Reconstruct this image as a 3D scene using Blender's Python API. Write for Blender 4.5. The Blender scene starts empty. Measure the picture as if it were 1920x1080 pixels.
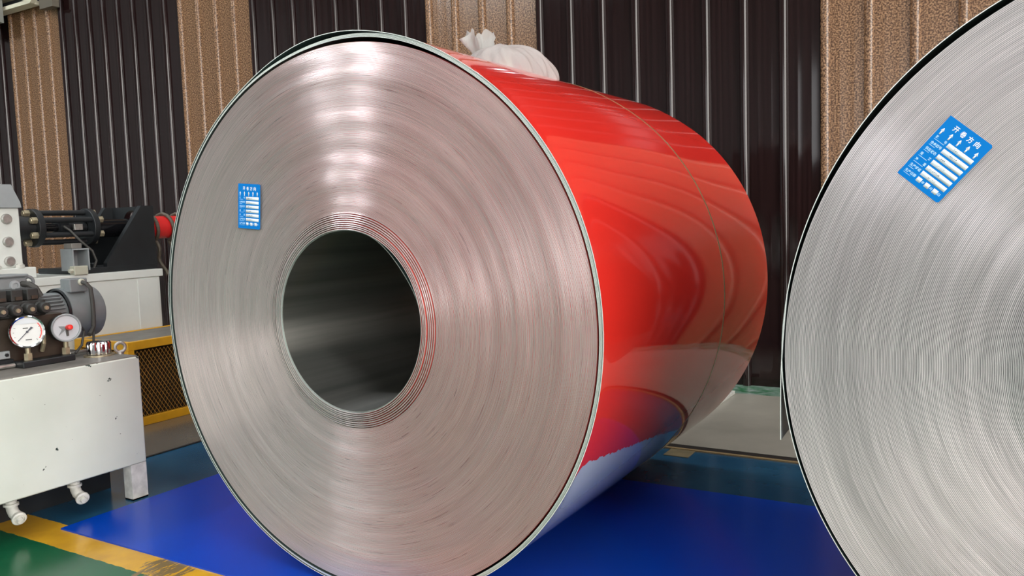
import bpy, math, random
from mathutils import Vector, Matrix
random.seed(7)
PI = math.pi
R = math.radians
sc = bpy.context.scene
col = sc.collection

# ------------------------------------------------------------------ camera
F_PX = 1532.7245
YAW, PITCH, ROLL = 0.538642, 0.082385, -0.033038
CAM = Vector((1.54316, -1.69658, 1.03250))
fw = Vector((-math.sin(YAW) * math.cos(PITCH), math.cos(YAW) * math.cos(PITCH), -math.sin(PITCH)))
rt = fw.cross(Vector((0, 0, 1))).normalized()
up = rt.cross(fw)
r2 = rt * math.cos(ROLL) + up * math.sin(ROLL)
u2 = -rt * math.sin(ROLL) + up * math.cos(ROLL)
cam_d = bpy.data.cameras.new('camera')
cam = bpy.data.objects.new('camera', cam_d)
col.objects.link(cam)
cam_d.sensor_width = 36.0
cam_d.lens = F_PX / 1920 * 36.0
cam_d.clip_start = 0.02
cam_d.clip_end = 200
m3 = Matrix((r2, u2, -fw)).transposed()
cam.matrix_world = Matrix.Translation(CAM) @ m3.to_4x4()
sc.camera = cam

# ------------------------------------------------------------------ world, exposure
world = bpy.data.worlds.new('world')
sc.world = world
world.use_nodes = True
bg = world.node_tree.nodes['Background']
bg.inputs[0].default_value = (0.75, 0.85, 1.0, 1)
bg.inputs[1].default_value = 0.6
sc.view_settings.view_transform = 'Standard'
sc.view_settings.look = 'None'
sc.view_settings.gamma = 1.0
sc.view_settings.use_curve_mapping = False
sc.view_settings.exposure = 0.0
sc.cycles.max_bounces = 7
sc.cycles.diffuse_bounces = 3
sc.cycles.glossy_bounces = 5
sc.cycles.transmission_bounces = 3
sc.cycles.transparent_max_bounces = 6
# strength of the hall's daylit windows and rooflights, and of added roof panes
WIN_RIGHT = 8.2
WIN_FRONT = 2.4
STREAK_PANE = 560.0
ROOFLIGHT = 5.0
BACK_FILL = 4.0


# ------------------------------------------------------------------ materials
def new_mat(name):
    m = bpy.data.materials.new(name)
    m.use_nodes = True
    nt = m.node_tree
    return m, nt, nt.nodes['Principled BSDF']


def setp(b, **k):
    alias = {'color': 'Base Color', 'rough': 'Roughness', 'metal': 'Metallic', 'coat': 'Coat Weight',
             'coat_rough': 'Coat Roughness', 'trans': 'Transmission Weight', 'ior': 'IOR', 'alpha': 'Alpha',
             'aniso': 'Anisotropic', 'spec': 'Specular IOR Level', 'sss': 'Subsurface Weight'}
    for a, v in k.items():
        s = b.inputs[alias[a]]
        if a == 'color':
            v = (v[0], v[1], v[2], 1)
        s.default_value = v


def mat(name, color, rough=0.5, metal=0.0, vary=0.0, vscale=12.0, bump=0.0, bscale=120.0, **k):
    m, nt, b = new_mat(name)
    setp(b, color=color, rough=rough, metal=metal, **k)
    tc = nt.nodes.new('ShaderNodeTexCoord')
    if vary:
        n = nt.nodes.new('ShaderNodeTexNoise')
        n.inputs['Scale'].default_value = vscale
        n.inputs['Detail'].default_value = 6
        nt.links.new(tc.outputs['Object'], n.inputs['Vector'])
        mr = nt.nodes.new('ShaderNodeMapRange')
        mr.inputs[1].default_value = 0.3
        mr.inputs[2].default_value = 0.7
        mr.inputs[3].default_value = 1 - vary
        mr.inputs[4].default_value = 1 + vary * 0.5
        nt.links.new(n.outputs['Fac'], mr.inputs[0])
        mx = nt.nodes.new('ShaderNodeVectorMath')
        mx.operation = 'SCALE'
        mx.inputs[0].default_value = color
        nt.links.new(mr.outputs[0], mx.inputs['Scale'])
        nt.links.new(mx.outputs[0], b.inputs['Base Color'])
    if bump:
        n2 = nt.nodes.new('ShaderNodeTexNoise')
        n2.inputs['Scale'].default_value = bscale
        n2.inputs['Detail'].default_value = 3
        nt.links.new(tc.outputs['Object'], n2.inputs['Vector'])
        bp = nt.nodes.new('ShaderNodeBump')
        bp.inputs['Strength'].default_value = bump
        bp.inputs['Distance'].default_value = 0.002
        nt.links.new(n2.outputs['Fac'], bp.inputs['Height'])
        nt.links.new(bp.outputs[0], b.inputs['Normal'])
    return m


def node(nt, t, **k):
    n = nt.nodes.new(t)
    for a, v in k.items():
        setattr(n, a, v)
    return n


def math_n(nt, op, a, b=None):
    n = node(nt, 'ShaderNodeMath', operation=op)
    for i, v in enumerate((a, b)):
        if v is None:
            continue
        if isinstance(v, (int, float)):
            n.inputs[i].default_value = v
        else:
            nt.links.new(v, n.inputs[i])
    return n.outputs[0]


def mix_c(nt, fac, a, b):
    n = node(nt, 'ShaderNodeMix', data_type='RGBA')
    if isinstance(fac, (int, float)):
        n.inputs[0].default_value = fac
    else:
        nt.links.new(fac, n.inputs[0])
    for i, v in ((6, a), (7, b)):
        if isinstance(v, tuple):
            n.inputs[i].default_value = (v[0], v[1], v[2], 1)
        else:
            nt.links.new(v, n.inputs[i])
    return n.outputs[2]


def noise(nt, vec, scale, detail=4, rough=0.5):
    n = node(nt, 'ShaderNodeTexNoise')
    n.inputs['Scale'].default_value = scale
    n.inputs['Detail'].default_value = detail
    n.inputs['Roughness'].default_value = rough
    nt.links.new(vec, n.inputs['Vector'])
    return n.outputs['Fac']


def ramp(nt, fac, stops):
    n = node(nt, 'ShaderNodeValToRGB')
    el = n.color_ramp.elements
    while len(el) < len(stops):
        el.new(0.5)
    for e, (p, c) in zip(el, stops):
        e.position = p
        e.color = (c[0], c[1], c[2], 1)
    nt.links.new(fac, n.inputs[0])
    return n.outputs[0]


M = {}


def edge_metal(name, base, rough, line):
    """strip edges wound into a disc: metal brushed round the axis, tone changing from wrap to wrap"""
    m, nt, b = new_mat(name)
    setp(b, metal=0.62, rough=rough, aniso=0.98)
    b.inputs['Anisotropic Rotation'].default_value = 0.25
    tc = node(nt, 'ShaderNodeTexCoord')
    sp = node(nt, 'ShaderNodeSeparateXYZ')
    nt.links.new(tc.outputs['Object'], sp.inputs[0])
    x2 = math_n(nt, 'MULTIPLY', sp.outputs[0], sp.outputs[0])
    y2 = math_n(nt, 'MULTIPLY', sp.outputs[1], sp.outputs[1])
    r = math_n(nt, 'SQRT', math_n(nt, 'ADD', x2, y2))
    cb = node(nt, 'ShaderNodeCombineXYZ')
    nt.links.new(r, cb.inputs[0])
    for i in (0, 1):                        # slow change round the ring, without a seam
        q = math_n(nt, 'DIVIDE', sp.outputs[i], math_n(nt, 'MAXIMUM', r, 0.01))
        nt.links.new(math_n(nt, 'MULTIPLY', q, 0.012), cb.inputs[i + 1])
    n1 = noise(nt, cb.outputs[0], 420, 2)
    n2 = noise(nt, cb.outputs[0], 45, 3)
    nn = math_n(nt, 'ADD', math_n(nt, 'MULTIPLY', n1, 0.6), math_n(nt, 'MULTIPLY', n2, 0.4))
    c = ramp(nt, nn, [(0.32, tuple(v * (1 - line) for v in base)), (0.66, tuple(min(1, v * (1 + line * 0.5)) for v in base))])
    nt.links.new(c, b.inputs['Base Color'])
    rr = node(nt, 'ShaderNodeMapRange')
    rr.inputs[3].default_value = rough - 0.1
    rr.inputs[4].default_value = rough + 0.12
    nt.links.new(n1, rr.inputs[0])
    nt.links.new(rr.outputs[0], b.inputs['Roughness'])
    tg = node(nt, 'ShaderNodeTangent', direction_type='RADIAL', axis='Z')
    nt.links.new(tg.outputs[0], b.inputs['Tangent'])
    # wraps are slightly wavy along their length, each in its own way
    cw = node(nt, 'ShaderNodeCombineXYZ')
    nt.links.new(r, cw.inputs[0])
    for i in (0, 1):
        q = math_n(nt, 'DIVIDE', sp.outputs[i], math_n(nt, 'MAXIMUM', r, 0.01))
        nt.links.new(math_n(nt, 'MULTIPLY', q, 0.006), cw.inputs[i + 1])
    wv = math_n(nt, 'ADD', math_n(nt, 'SUBTRACT', noise(nt, cw.outputs[0], 330, 2), 0.5),
                math_n(nt, 'MULTIPLY', math_n(nt, 'SUBTRACT', noise(nt, cw.outputs[0], 26, 2), 0.5), 1.1))
    geo = node(nt, 'ShaderNodeNewGeometry')
    tk = node(nt, 'ShaderNodeVectorMath', operation='SCALE')
    nt.links.new(tg.outputs[0], tk.inputs[0])
    nt.links.new(math_n(nt, 'MULTIPLY', wv, 0.078), tk.inputs['Scale'])
    ad = node(nt, 'ShaderNodeVectorMath', operation='ADD')
    nt.links.new(geo.outputs['Normal'], ad.inputs[0])
    nt.links.new(tk.outputs[0], ad.inputs[1])
    nm = node(nt, 'ShaderNodeVectorMath', operation='NORMALIZE')
    nt.links.new(ad.outputs[0], nm.inputs[0])
    nt.links.new(nm.outputs[0], b.inputs['Normal'])
    return m


M['edge1'] = edge_metal('coil_edge_metal', (0.68, 0.565, 0.55), 0.31, 0.24)
M['edge2'] = edge_metal('coil_edge_grey_metal', (0.68, 0.60, 0.605), 0.34, 0.30)
M['red_groove'] = mat('red_paint_between_wraps', (0.60, 0.10, 0.085), 0.4)
M['back_coat'] = mat('grey_green_back_coat', (0.36, 0.40, 0.385), 0.35, 0.2)
M['grey_groove'] = mat('grey_paint_between_wraps', (0.16, 0.155, 0.16), 0.4)
M['red'] = mat('glossy_red_paint', (0.70, 0.026, 0.018), 0.045, 0.0, vary=0.03, vscale=3, ior=1.5)
M['pale'] = mat('pale_band', (0.62, 0.68, 0.76), 0.16, 0.0, vary=0.05, vscale=4, coat=1.0, coat_rough=0.03)
M['dark_back'] = mat('dark_teal_back_coat', (0.035, 0.055, 0.052), 0.3, 0.1, coat=0.3)
M['pale_edge'] = mat('pale_strip_edge', (0.70, 0.72, 0.67), 0.35, 0.35)
M['white_edge'] = mat('white_strip_edge', (0.80, 0.80, 0.76), 0.35, 0.2)
M['mid_grey'] = mat('grey_coated_strip', (0.20, 0.22, 0.235), 0.3, 0.2, vary=0.1, coat=0.4)
M['strap'] = mat('olive_steel_strap', (0.36, 0.29, 0.15), 0.35, 0.6, vary=0.2, vscale=30)
M['black'] = mat('black_paint', (0.012, 0.014, 0.016), 0.4, vary=0.3, vscale=9, bump=0.1)
M['black_gloss'] = mat('black_gloss_rod', (0.006, 0.006, 0.007), 0.14)
M['black_matt'] = mat('black_cast_iron', (0.022, 0.021, 0.019), 0.6, vary=0.4, vscale=25, bump=0.3)
M['rubber'] = mat('cable_rubber', (0.05, 0.048, 0.043), 0.55)
M['chrome'] = mat('chrome', (0.78, 0.78, 0.80), 0.12, 1.0)
M['steel'] = mat('dull_steel', (0.50, 0.48, 0.45), 0.4, 0.8, vary=0.25, vscale=40)
M['brass'] = mat('yellowed_zinc_nut', (0.46, 0.40, 0.27), 0.4, 0.6, vary=0.3, vscale=40)
M['motor'] = mat('grey_motor_enamel', (0.185, 0.20, 0.205), 0.42, vary=0.15, vscale=14, bump=0.08)
M['white'] = mat('white_machine_paint', (0.68, 0.70, 0.66), 0.4, vary=0.07, vscale=5, bump=0.04)
M['white_dirty'] = mat('soiled_white_paint', (0.62, 0.61, 0.56), 0.45, vary=0.3, vscale=28)
M['grey_cap'] = mat('grey_painted_steel', (0.30, 0.32, 0.33), 0.45, vary=0.1)
M['grey_top'] = mat('dusty_grey_steel_top', (0.20, 0.185, 0.165), 0.55, vary=0.25, vscale=9)
M['beige'] = mat('beige_plastic', (0.47, 0.46, 0.37), 0.5)
M['yellow'] = mat('yellow_guard_paint', (0.72, 0.36, 0.012), 0.45, vary=0.15, vscale=10)
M['mesh_yellow'] = mat('yellow_expanded_mesh', (0.62, 0.33, 0.05), 0.5, vary=0.3, vscale=20)
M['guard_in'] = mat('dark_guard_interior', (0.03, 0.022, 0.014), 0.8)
M['red_plain'] = mat('red_enamel', (0.62, 0.02, 0.02), 0.35, vary=0.1)
M['hose'] = mat('braided_hose', (0.10, 0.082, 0.058), 0.55, vary=0.3, vscale=60, bump=0.4, bscale=400)
M['sticker'] = mat('blue_label', (0.0, 0.175, 0.56), 0.5, spec=0.12)
M['sticker_white'] = mat('label_white_print', (0.80, 0.83, 0.86), 0.5)
M['sticker_pale'] = mat('label_pale_print', (0.45, 0.70, 0.90), 0.5)
M['ink'] = mat('label_ink', (0.06, 0.06, 0.08), 0.6)
M['dial'] = mat('gauge_dial_white', (0.60, 0.60, 0.585), 0.4)
M['dial_grey'] = mat('gauge_dial_grey', (0.48, 0.50, 0.53), 0.3)
M['brown'] = mat('brown_pump_block', (0.045, 0.030, 0.020), 0.5, vary=0.4, vscale=25)
M['red_cap'] = mat('red_knob', (0.80, 0.03, 0.02), 0.35)
M['cream'] = mat('cream_steel_beam', (0.75, 0.70, 0.55), 0.5)
M['grey_beam'] = mat('grey_roof_steel', (0.20, 0.20, 0.18), 0.6)
M['shell'] = mat('hall_shell_grey', (0.22, 0.22, 0.22), 0.8, vary=0.1, vscale=1)
M['dark_shell'] = mat('dark_upper_wall', (0.03, 0.032, 0.04), 0.7)


def emit_mat(name, color, s):
    m, nt, b = new_mat(name)
    setp(b, color=(0.5, 0.5, 0.5), rough=0.4)
    b.inputs['Emission Color'].default_value = (color[0], color[1], color[2], 1)
    b.inputs['Emission Strength'].default_value = s
    return m


M['win_right'] = emit_mat('daylit_glazing_right', (1.0, 0.97, 0.92), WIN_RIGHT)
M['win_front'] = emit_mat('daylit_glazing_front', (0.96, 0.98, 1.0), WIN_FRONT)
M['streak_pane'] = emit_mat('added_streak_pane', (0.88, 0.95, 1.0), STREAK_PANE)
M['back_fill'] = emit_mat('added_back_fill', (0.95, 0.98, 1.0), BACK_FILL)
M['rooflight'] = emit_mat('daylit_rooflight', (0.95, 0.98, 1.0), ROOFLIGHT)


def floor_mat():
    m, nt, b = new_mat('painted_factory_floor')
    tc = node(nt, 'ShaderNodeTexCoord')
    sp = node(nt, 'ShaderNodeSeparateXYZ')
    nt.links.new(tc.outputs['Object'], sp.inputs[0])
    X, Y = sp.outputs[0], sp.outputs[1]
    v = tc.outputs['Object']
    nz = noise(nt, v, 3.0, 6)
    fine = noise(nt, v, 40.0, 4)
    edge = math_n(nt, 'MULTIPLY', math_n(nt, 'SUBTRACT', fine, 0.5), 0.012)
    Ye = math_n(nt, 'ADD', Y, edge)
    green = ramp(nt, nz, [(0.3, (0.004, 0.085, 0.035)), (0.7, (0.010, 0.115, 0.050))])
    yellow = ramp(nt, noise(nt, v, 9, 5), [(0.3, (0.52, 0.27, 0.020)), (0.7, (0.70, 0.38, 0.022))])
    teal = ramp(nt, nz, [(0.3, (0.010, 0.060, 0.125)), (0.7, (0.022, 0.10, 0.18))])
    conc = ramp(nt, noise(nt, v, 2.2, 8, 0.6), [(0.25, (0.26, 0.24, 0.20)), (0.75, (0.42, 0.39, 0.33))])
    darkc = ramp(nt, noise(nt, v, 2.2, 8, 0.6), [(0.25, (0.10, 0.088, 0.075)), (0.75, (0.16, 0.145, 0.125))])
    kerb = ramp(nt, noise(nt, v, 14, 8, 0.7), [(0.40, (0.03, 0.14, 0.06)), (0.66, (0.30, 0.36, 0.33))])
    # worn patch across the yellow line
    c = mix_c(nt, math_n(nt, 'GREATER_THAN', Ye, -0.212), green, yellow)
    c = mix_c(nt, math_n(nt, 'GREATER_THAN', Ye, -0.072), c, teal)
    left = math_n(nt, 'LESS_THAN', X, -1.83)
    backl = math_n(nt, 'GREATER_THAN', Y, 0.45)
    c = mix_c(nt, math_n(nt, 'MULTIPLY', left, backl), c, darkc)
    plat = math_n(nt, 'GREATER_THAN', Y, 1.745)
    c = mix_c(nt, plat, c, conc)
    c = mix_c(nt, math_n(nt, 'GREATER_THAN', Ye, 2.96), c, kerb)
    # scuffs through the paint
    wv = node(nt, 'ShaderNodeMapping')
    wv.inputs['Rotation'].default_value = (0, 0, R(20))
    wv.inputs['Scale'].default_value = (30, 6, 1)
    nt.links.new(v, wv.inputs[0])
    sc_n = noise(nt, wv.outputs[0], 1.0, 8, 0.7)
    d = node(nt, 'ShaderNodeVectorMath', operation='DISTANCE')
    nt.links.new(v, d.inputs[0])
    d.inputs[1].default_value = (-0.66, -0.165, 0)
    near = math_n(nt, 'LESS_THAN', d.outputs['Value'], math_n(nt, 'MULTIPLY', sc_n, 0.17))
    worn = math_n(nt, 'MULTIPLY', near, math_n(nt, 'GREATER_THAN', sc_n, 0.48))
    c = mix_c(nt, worn, c, (0.19, 0.13, 0.055))
    nt.links.new(c, b.inputs['Base Color'])
    rr = node(nt, 'ShaderNodeMapRange')
    rr.inputs[3].default_value = 0.12
    rr.inputs[4].default_value = 0.26
    nt.links.new(nz, rr.inputs[0])
    r2_ = mix_c(nt, plat, rr.outputs[0], (0.30, 0.30, 0.30))
    nt.links.new(r2_, b.inputs['Roughness'])
    return m


M['floor'] = floor_mat()


def panel_mat(name, dark):
    m, nt, b = new_mat(name)
    tc = node(nt, 'ShaderNodeTexCoord')
    v = tc.outputs['Object']
    if dark:
        mp = node(nt, 'ShaderNodeMapping')
        mp.inputs['Scale'].default_value = (60, 60, 0.6)
        nt.links.new(v, mp.inputs[0])
        c = ramp(nt, noise(nt, mp.outputs[0], 1, 4), [(0.3, (0.008, 0.003, 0.003)), (0.72, (0.020, 0.0085, 0.0085))])
        setp(b, rough=0.10, spec=0.5)
    else:
        f = noise(nt, v, 110, 2, 0.5)
        g = noise(nt, v, 4, 4)
        c1 = ramp(nt, f, [(0.38, (0.055, 0.026, 0.013)), (0.5, (0.185, 0.095, 0.048)), (0.62, (0.38, 0.215, 0.115))])
        c = mix_c(nt, math_n(nt, 'MULTIPLY', g, 0.2), c1, (0.19, 0.095, 0.045))
        setp(b, rough=0.24)
    nt.links.new(c, b.inputs['Base Color'])
    return m


M['panel_dark'] = panel_mat('dark_brown_cladding', True)
M['panel_tan'] = panel_mat('speckled_tan_cladding', False)

M['mat_blue'] = mat('blue_plastic_mat', (0.0, 0.052, 0.45), 0.22, spec=0.3, vary=0.06, vscale=2, bump=0.03, bscale=30)


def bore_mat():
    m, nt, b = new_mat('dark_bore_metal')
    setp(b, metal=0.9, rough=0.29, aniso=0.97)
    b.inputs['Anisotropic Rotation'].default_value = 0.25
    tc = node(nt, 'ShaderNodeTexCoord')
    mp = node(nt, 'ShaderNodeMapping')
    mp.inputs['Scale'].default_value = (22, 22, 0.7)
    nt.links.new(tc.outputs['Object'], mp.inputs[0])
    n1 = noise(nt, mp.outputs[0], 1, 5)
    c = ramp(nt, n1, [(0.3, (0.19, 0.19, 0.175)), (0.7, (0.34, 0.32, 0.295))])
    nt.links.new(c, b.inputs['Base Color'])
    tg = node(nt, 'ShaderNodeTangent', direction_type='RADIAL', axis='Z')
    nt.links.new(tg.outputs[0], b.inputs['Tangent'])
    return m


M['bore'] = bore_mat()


def bag_mat():
    m, nt, b = new_mat('thin_white_plastic_bag')
    setp(b, color=(0.66, 0.655, 0.635), rough=0.22, alpha=0.66)
    tc = node(nt, 'ShaderNodeTexCoord')
    mp = node(nt, 'ShaderNodeMapping')
    mp.inputs['Scale'].default_value = (26, 40, 16)
    nt.links.new(tc.outputs['Object'], mp.inputs[0])
    bn = node(nt, 'ShaderNodeBump')
    bn.inputs['Strength'].default_value = 0.9
    bn.inputs['Distance'].default_value = 0.012
    nt.links.new(noise(nt, mp.outputs[0], 1.0, 5, 0.6), bn.inputs['Height'])
    nt.links.new(bn.outputs[0], b.inputs['Normal'])
    tr = node(nt, 'ShaderNodeBsdfTranslucent')
    tr.inputs[0].default_value = (0.66, 0.655, 0.63, 1)
    mx = node(nt, 'ShaderNodeMixShader')
    mx.inputs[0].default_value = 0.35
    out = nt.nodes['Material Output']
    nt.links.new(b.outputs[0], mx.inputs[1])
    nt.links.new(tr.outputs[0], mx.inputs[2])
    nt.links.new(mx.outputs[0], out.inputs[0])
    return m


M['bag'] = bag_mat()


# ------------------------------------------------------------------ mesh helpers
class MB:
    def __init__(self):
        self.v, self.f, self.mi, self.sm = [], [], [], []

    def add(self, verts, faces, mi=0, smooth=True):
        o = len(self.v)
        self.v.extend(Vector(q) for q in verts)
        for f in faces:
            self.f.append(tuple(i + o for i in f))
            self.mi.append(mi)
            self.sm.append(smooth)
        return self

    def box(self, lo, hi, mi=0, bev=0.0):
        x0, y0, z0 = lo
        x1, y1, z1 = hi
        if bev <= 0:
            vs = [(x0, y0, z0), (x1, y0, z0), (x1, y1, z0), (x0, y1, z0), (x0, y0, z1), (x1, y0, z1), (x1, y1, z1), (x0, y1, z1)]
            return self.add(vs, [(0, 3, 2, 1), (4, 5, 6, 7), (0, 1, 5, 4), (1, 2, 6, 5), (2, 3, 7, 6), (3, 0, 4, 7)], mi)
        b = bev
        vs = []
        idx = {}
        for sx in (0, 1):
            for sy in (0, 1):
                for sz in (0, 1):
                    X, Y, Z = (x0, x1)[sx], (y0, y1)[sy], (z0, z1)[sz]
                    dx, dy, dz = (b, -b)[sx], (b, -b)[sy], (b, -b)[sz]
                    idx[sx, sy, sz, 'x'] = len(vs); vs.append((X, Y + dy, Z + dz))
                    idx[sx, sy, sz, 'y'] = len(vs); vs.append((X + dx, Y, Z + dz))
                    idx[sx, sy, sz, 'z'] = len(vs); vs.append((X + dx, Y + dy, Z))
        fs = []
        for s in (0, 1):
            fs.append(tuple(idx[s, a, c, 'x'] for a, c in ((0, 0), (1, 0), (1, 1), (0, 1)))[::1 if s else -1])
            fs.append(tuple(idx[a, s, c, 'y'] for a, c in ((0, 0), (0, 1), (1, 1), (1, 0)))[::1 if s else -1])
            fs.append(tuple(idx[a, c, s, 'z'] for a, c in ((0, 0), (1, 0), (1, 1), (0, 1)))[::1 if s else -1])
        for a in (0, 1):
            for c in (0, 1):
                fs.append((idx[a, c, 0, 'x'], idx[a, c, 1, 'x'], idx[a, c, 1, 'y'], idx[a, c, 0, 'y']))
                fs.append((idx[a, 0, c, 'x'], idx[a, 1, c, 'x'], idx[a, 1, c, 'z'], idx[a, 0, c, 'z']))
                fs.append((idx[0, a, c, 'y'], idx[1, a, c, 'y'], idx[1, a, c, 'z'], idx[0, a, c, 'z']))
        for k in ((a, c, d) for a in (0, 1) for c in (0, 1) for d in (0, 1)):
            fs.append((idx[k + ('x',)], idx[k + ('y',)], idx[k + ('z',)]))
        return self.add(vs, fs, mi)

    def cyl(self, p0, p1, r0, r1=None, seg=24, caps=True, mi=0, phase=0.0):
        p0, p1 = Vector(p0), Vector(p1)
        r1 = r0 if r1 is None else r1
        a, b = frame((p1 - p0).normalized())
        vs = []
        for p, r in ((p0, r0), (p1, r1)):
            for i in range(seg):
                t = 2 * PI * i / seg + phase
                vs.append(p + a * (r * math.cos(t)) + b * (r * math.sin(t)))
        fs = [(i, (i + 1) % seg, seg + (i + 1) % seg, seg + i) for i in range(seg)]
        if caps:
            fs.append(tuple(range(seg))[::-1])
            fs.append(tuple(range(seg, 2 * seg)))
        return self.add(vs, fs, mi)

    def lathe(self, p0, axis, prof, seg=32, mi=0, close=False):
        """prof: list of (radius, distance along axis)"""
        p0, axis = Vector(p0), Vector(axis).normalized()
        a, b = frame(axis)
        vs, fs = [], []
        for r, h in prof:
            for i in range(seg):
                t = 2 * PI * i / seg
                vs.append(p0 + axis * h + a * (r * math.cos(t)) + b * (r * math.sin(t)))
        n = len(prof)
        for j in range(n if close else n - 1):
            k = (j + 1) % n
            for i in range(seg):
                fs.append((j * seg + i, j * seg + (i + 1) % seg, k * seg + (i + 1) % seg, k * seg + i))
        return self.add(vs, fs, mi)

    def tube(self, path, r, seg=10, mi=0):
        P = [Vector(q) for q in path]
        vs, fs = [], []
        a = None
        for i, q in enumerate(P):
            t = (P[min(i + 1, len(P) - 1)] - P[max(i - 1, 0)]).normalized()
            if a is None:
                a, b = frame(t)
            else:
                a = (a - t * a.dot(t)).normalized()
                b = t.cross(a)
            rr = r(i / (len(P) - 1)) if callable(r) else r
            for k in range(seg):
                w = 2 * PI * k / seg
                vs.append(q + a * (rr * math.cos(w)) + b * (rr * math.sin(w)))
        n = len(P)
        for i in range(n - 1):
            for k in range(seg):
                fs.append((i * seg + k, i * seg + (k + 1) % seg, (i + 1) * seg + (k + 1) % seg, (i + 1) * seg + k))
        fs.append(tuple(range(seg))[::-1])
        fs.append(tuple(range((n - 1) * seg, n * seg)))
        return self.add(vs, fs, mi)

    def prism(self, poly, ext, mi=0):
        ext = Vector(ext)
        n = len(poly)
        vs = [Vector(q) for q in poly] + [Vector(q) + ext for q in poly]
        fs = [tuple(range(n))[::-1], tuple(range(n, 2 * n))]
        fs += [(i, (i + 1) % n, n + (i + 1) % n, n + i) for i in range(n)]
        return self.add(vs, fs, mi)

    def torus(self, c, axis, Rr, r, seg=24, s2=10, mi=0):
        c, axis = Vector(c), Vector(axis).normalized()
        a, b = frame(axis)
        vs, fs = [], []
        for i in range(seg):
            t = 2 * PI * i / seg
            d = a * math.cos(t) + b * math.sin(t)
            for k in range(s2):
                w = 2 * PI * k / s2
                vs.append(c + d * (Rr + r * math.cos(w)) + axis * (r * math.sin(w)))
        for i in range(seg):
            for k in range(s2):
                i2, k2 = (i + 1) % seg, (k + 1) % s2
                fs.append((i * s2 + k, i2 * s2 + k, i2 * s2 + k2, i * s2 + k2))
        return self.add(vs, fs, mi)

    def build(self, name, mats, parent=None, label=None, rot=None, keep=False, origin=None, sharp=32, kind=None):
        """links ONE mesh object; vertices are in world space unless keep (then local, at origin/rot)"""
        if not isinstance(mats, (list, tuple)):
            mats = [mats]
        me = bpy.data.meshes.new(name)
        if keep:
            loc = Vector(origin or (0, 0, 0))
            vs = self.v
        else:
            lo = Vector([min(q[i] for q in self.v) for i in range(3)])
            hi = Vector([max(q[i] for q in self.v) for i in range(3)])
            loc = (lo + hi) / 2
            loc.z = lo.z
            vs = [q - loc for q in self.v]
        me.from_pydata([tuple(q) for q in vs], [], self.f)
        for m_ in mats:
            me.materials.append(m_)
        me.polygons.foreach_set('material_index', self.mi)
        me.polygons.foreach_set('use_smooth', self.sm)
        me.update()
        if sharp:
            me.set_sharp_from_angle(angle=R(sharp))
        o = bpy.data.objects.new(name, me)
        col.objects.link(o)
        o.location = loc
        if rot is not None:
            o.rotation_euler = rot
        if parent is not None:
            off = root_off(parent)
            o.parent = parent
            o.location = loc - off
        if label:
            o['label'] = label
        if kind:
            o['kind'] = kind
        return o


def frame(t):
    t = Vector(t).normalized()
    h = Vector((0, 0, 1)) if abs(t.z) < 0.9 else Vector((1, 0, 0))
    a = h.cross(t).normalized()
    return a, t.cross(a)


def root_off(o):
    v = Vector(o.location)
    while o.parent is not None:
        o = o.parent
        v = v + Vector(o.location)
    return v


def empty(name, loc, label, cat, group=None):
    o = bpy.data.objects.new(name, None)
    col.objects.link(o)
    o.location = loc
    o.empty_display_size = 0.1
    tag(o, label, cat, group)
    return o


def tag(o, label, cat, group=None):
    o['label'] = label
    o['category'] = cat
    if group:
        o['group'] = group
    return o


def struct(o, label=None):
    o['kind'] = 'structure'
    if label:
        o['label'] = label
    return o


def hexnut(mb, c, axis, r, h, mi=0):
    c, axis = Vector(c), Vector(axis).normalized()
    mb.cyl(c, c + axis * h, r, seg=6, mi=mi)
    mb.cyl(c + axis * h, c + axis * (h + r * 0.25), r * 0.72, r * 0.6, seg=12, mi=mi)


# ------------------------------------------------------------------ hall shell
FZ = -0.006                     # painted floor; the blue mat's top is z = 0
WY = 3.207                      # cladding pan face
XL, XR, YF, ZC = -13.0, 11.0, -14.0, 7.0

o = MB().box((XL, YF, FZ - 0.2), (XR, WY + 0.3, FZ)).build('floor', M['floor'], keep=True)
struct(o, 'painted factory floor in green, yellow and dark blue with grey concrete')
o = MB().box((XL, YF, ZC), (XR, WY + 0.3, ZC + 0.2)).build('ceiling', M['shell'])
struct(o)
wall_back = MB().box((XL, WY + 0.05, FZ), (XR, WY + 0.2, ZC)).build('wall_back', M['dark_shell'])
struct(wall_back, 'wall clad in dark brown and speckled tan ribbed steel sheets')
o = MB().box((XL - 0.2, YF, FZ), (XL, WY + 0.3, ZC)).build('wall_left', M['shell']); struct(o)
o = MB().box((XR, YF, FZ), (XR + 0.2, WY + 0.3, ZC)).build('wall_right', M['shell']); struct(o)
o = MB().box((XL, YF - 0.2, FZ), (XR, YF, ZC)).build('wall_front', M['shell']); struct(o)


def window(n, lo, hi, m):
    """glowing glazing with mullions against a wall or the roof; the thin axis is its depth"""
    root = MB().box(lo, hi).build('window_%d' % n, m)
    struct(root)
    d = min(range(3), key=lambda i: hi[i] - lo[i])
    ax = [i for i in range(3) if i != d]
    mb = MB()
    u, v = ax
    nu = max(2, int(round((hi[u] - lo[u]) / 1.5)) + 1)
    for k in range(nu):
        c = lo[u] + (hi[u] - lo[u]) * k / (nu - 1)
        a, b = list(lo), list(hi)
        a[u], b[u] = c - 0.04, c + 0.04
        a[d], b[d] = lo[d] - 0.02, hi[d] + 0.02
        mb.box(a, b)
    mb.build('window_frame', M['grey_beam'], root)
    return root


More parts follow.
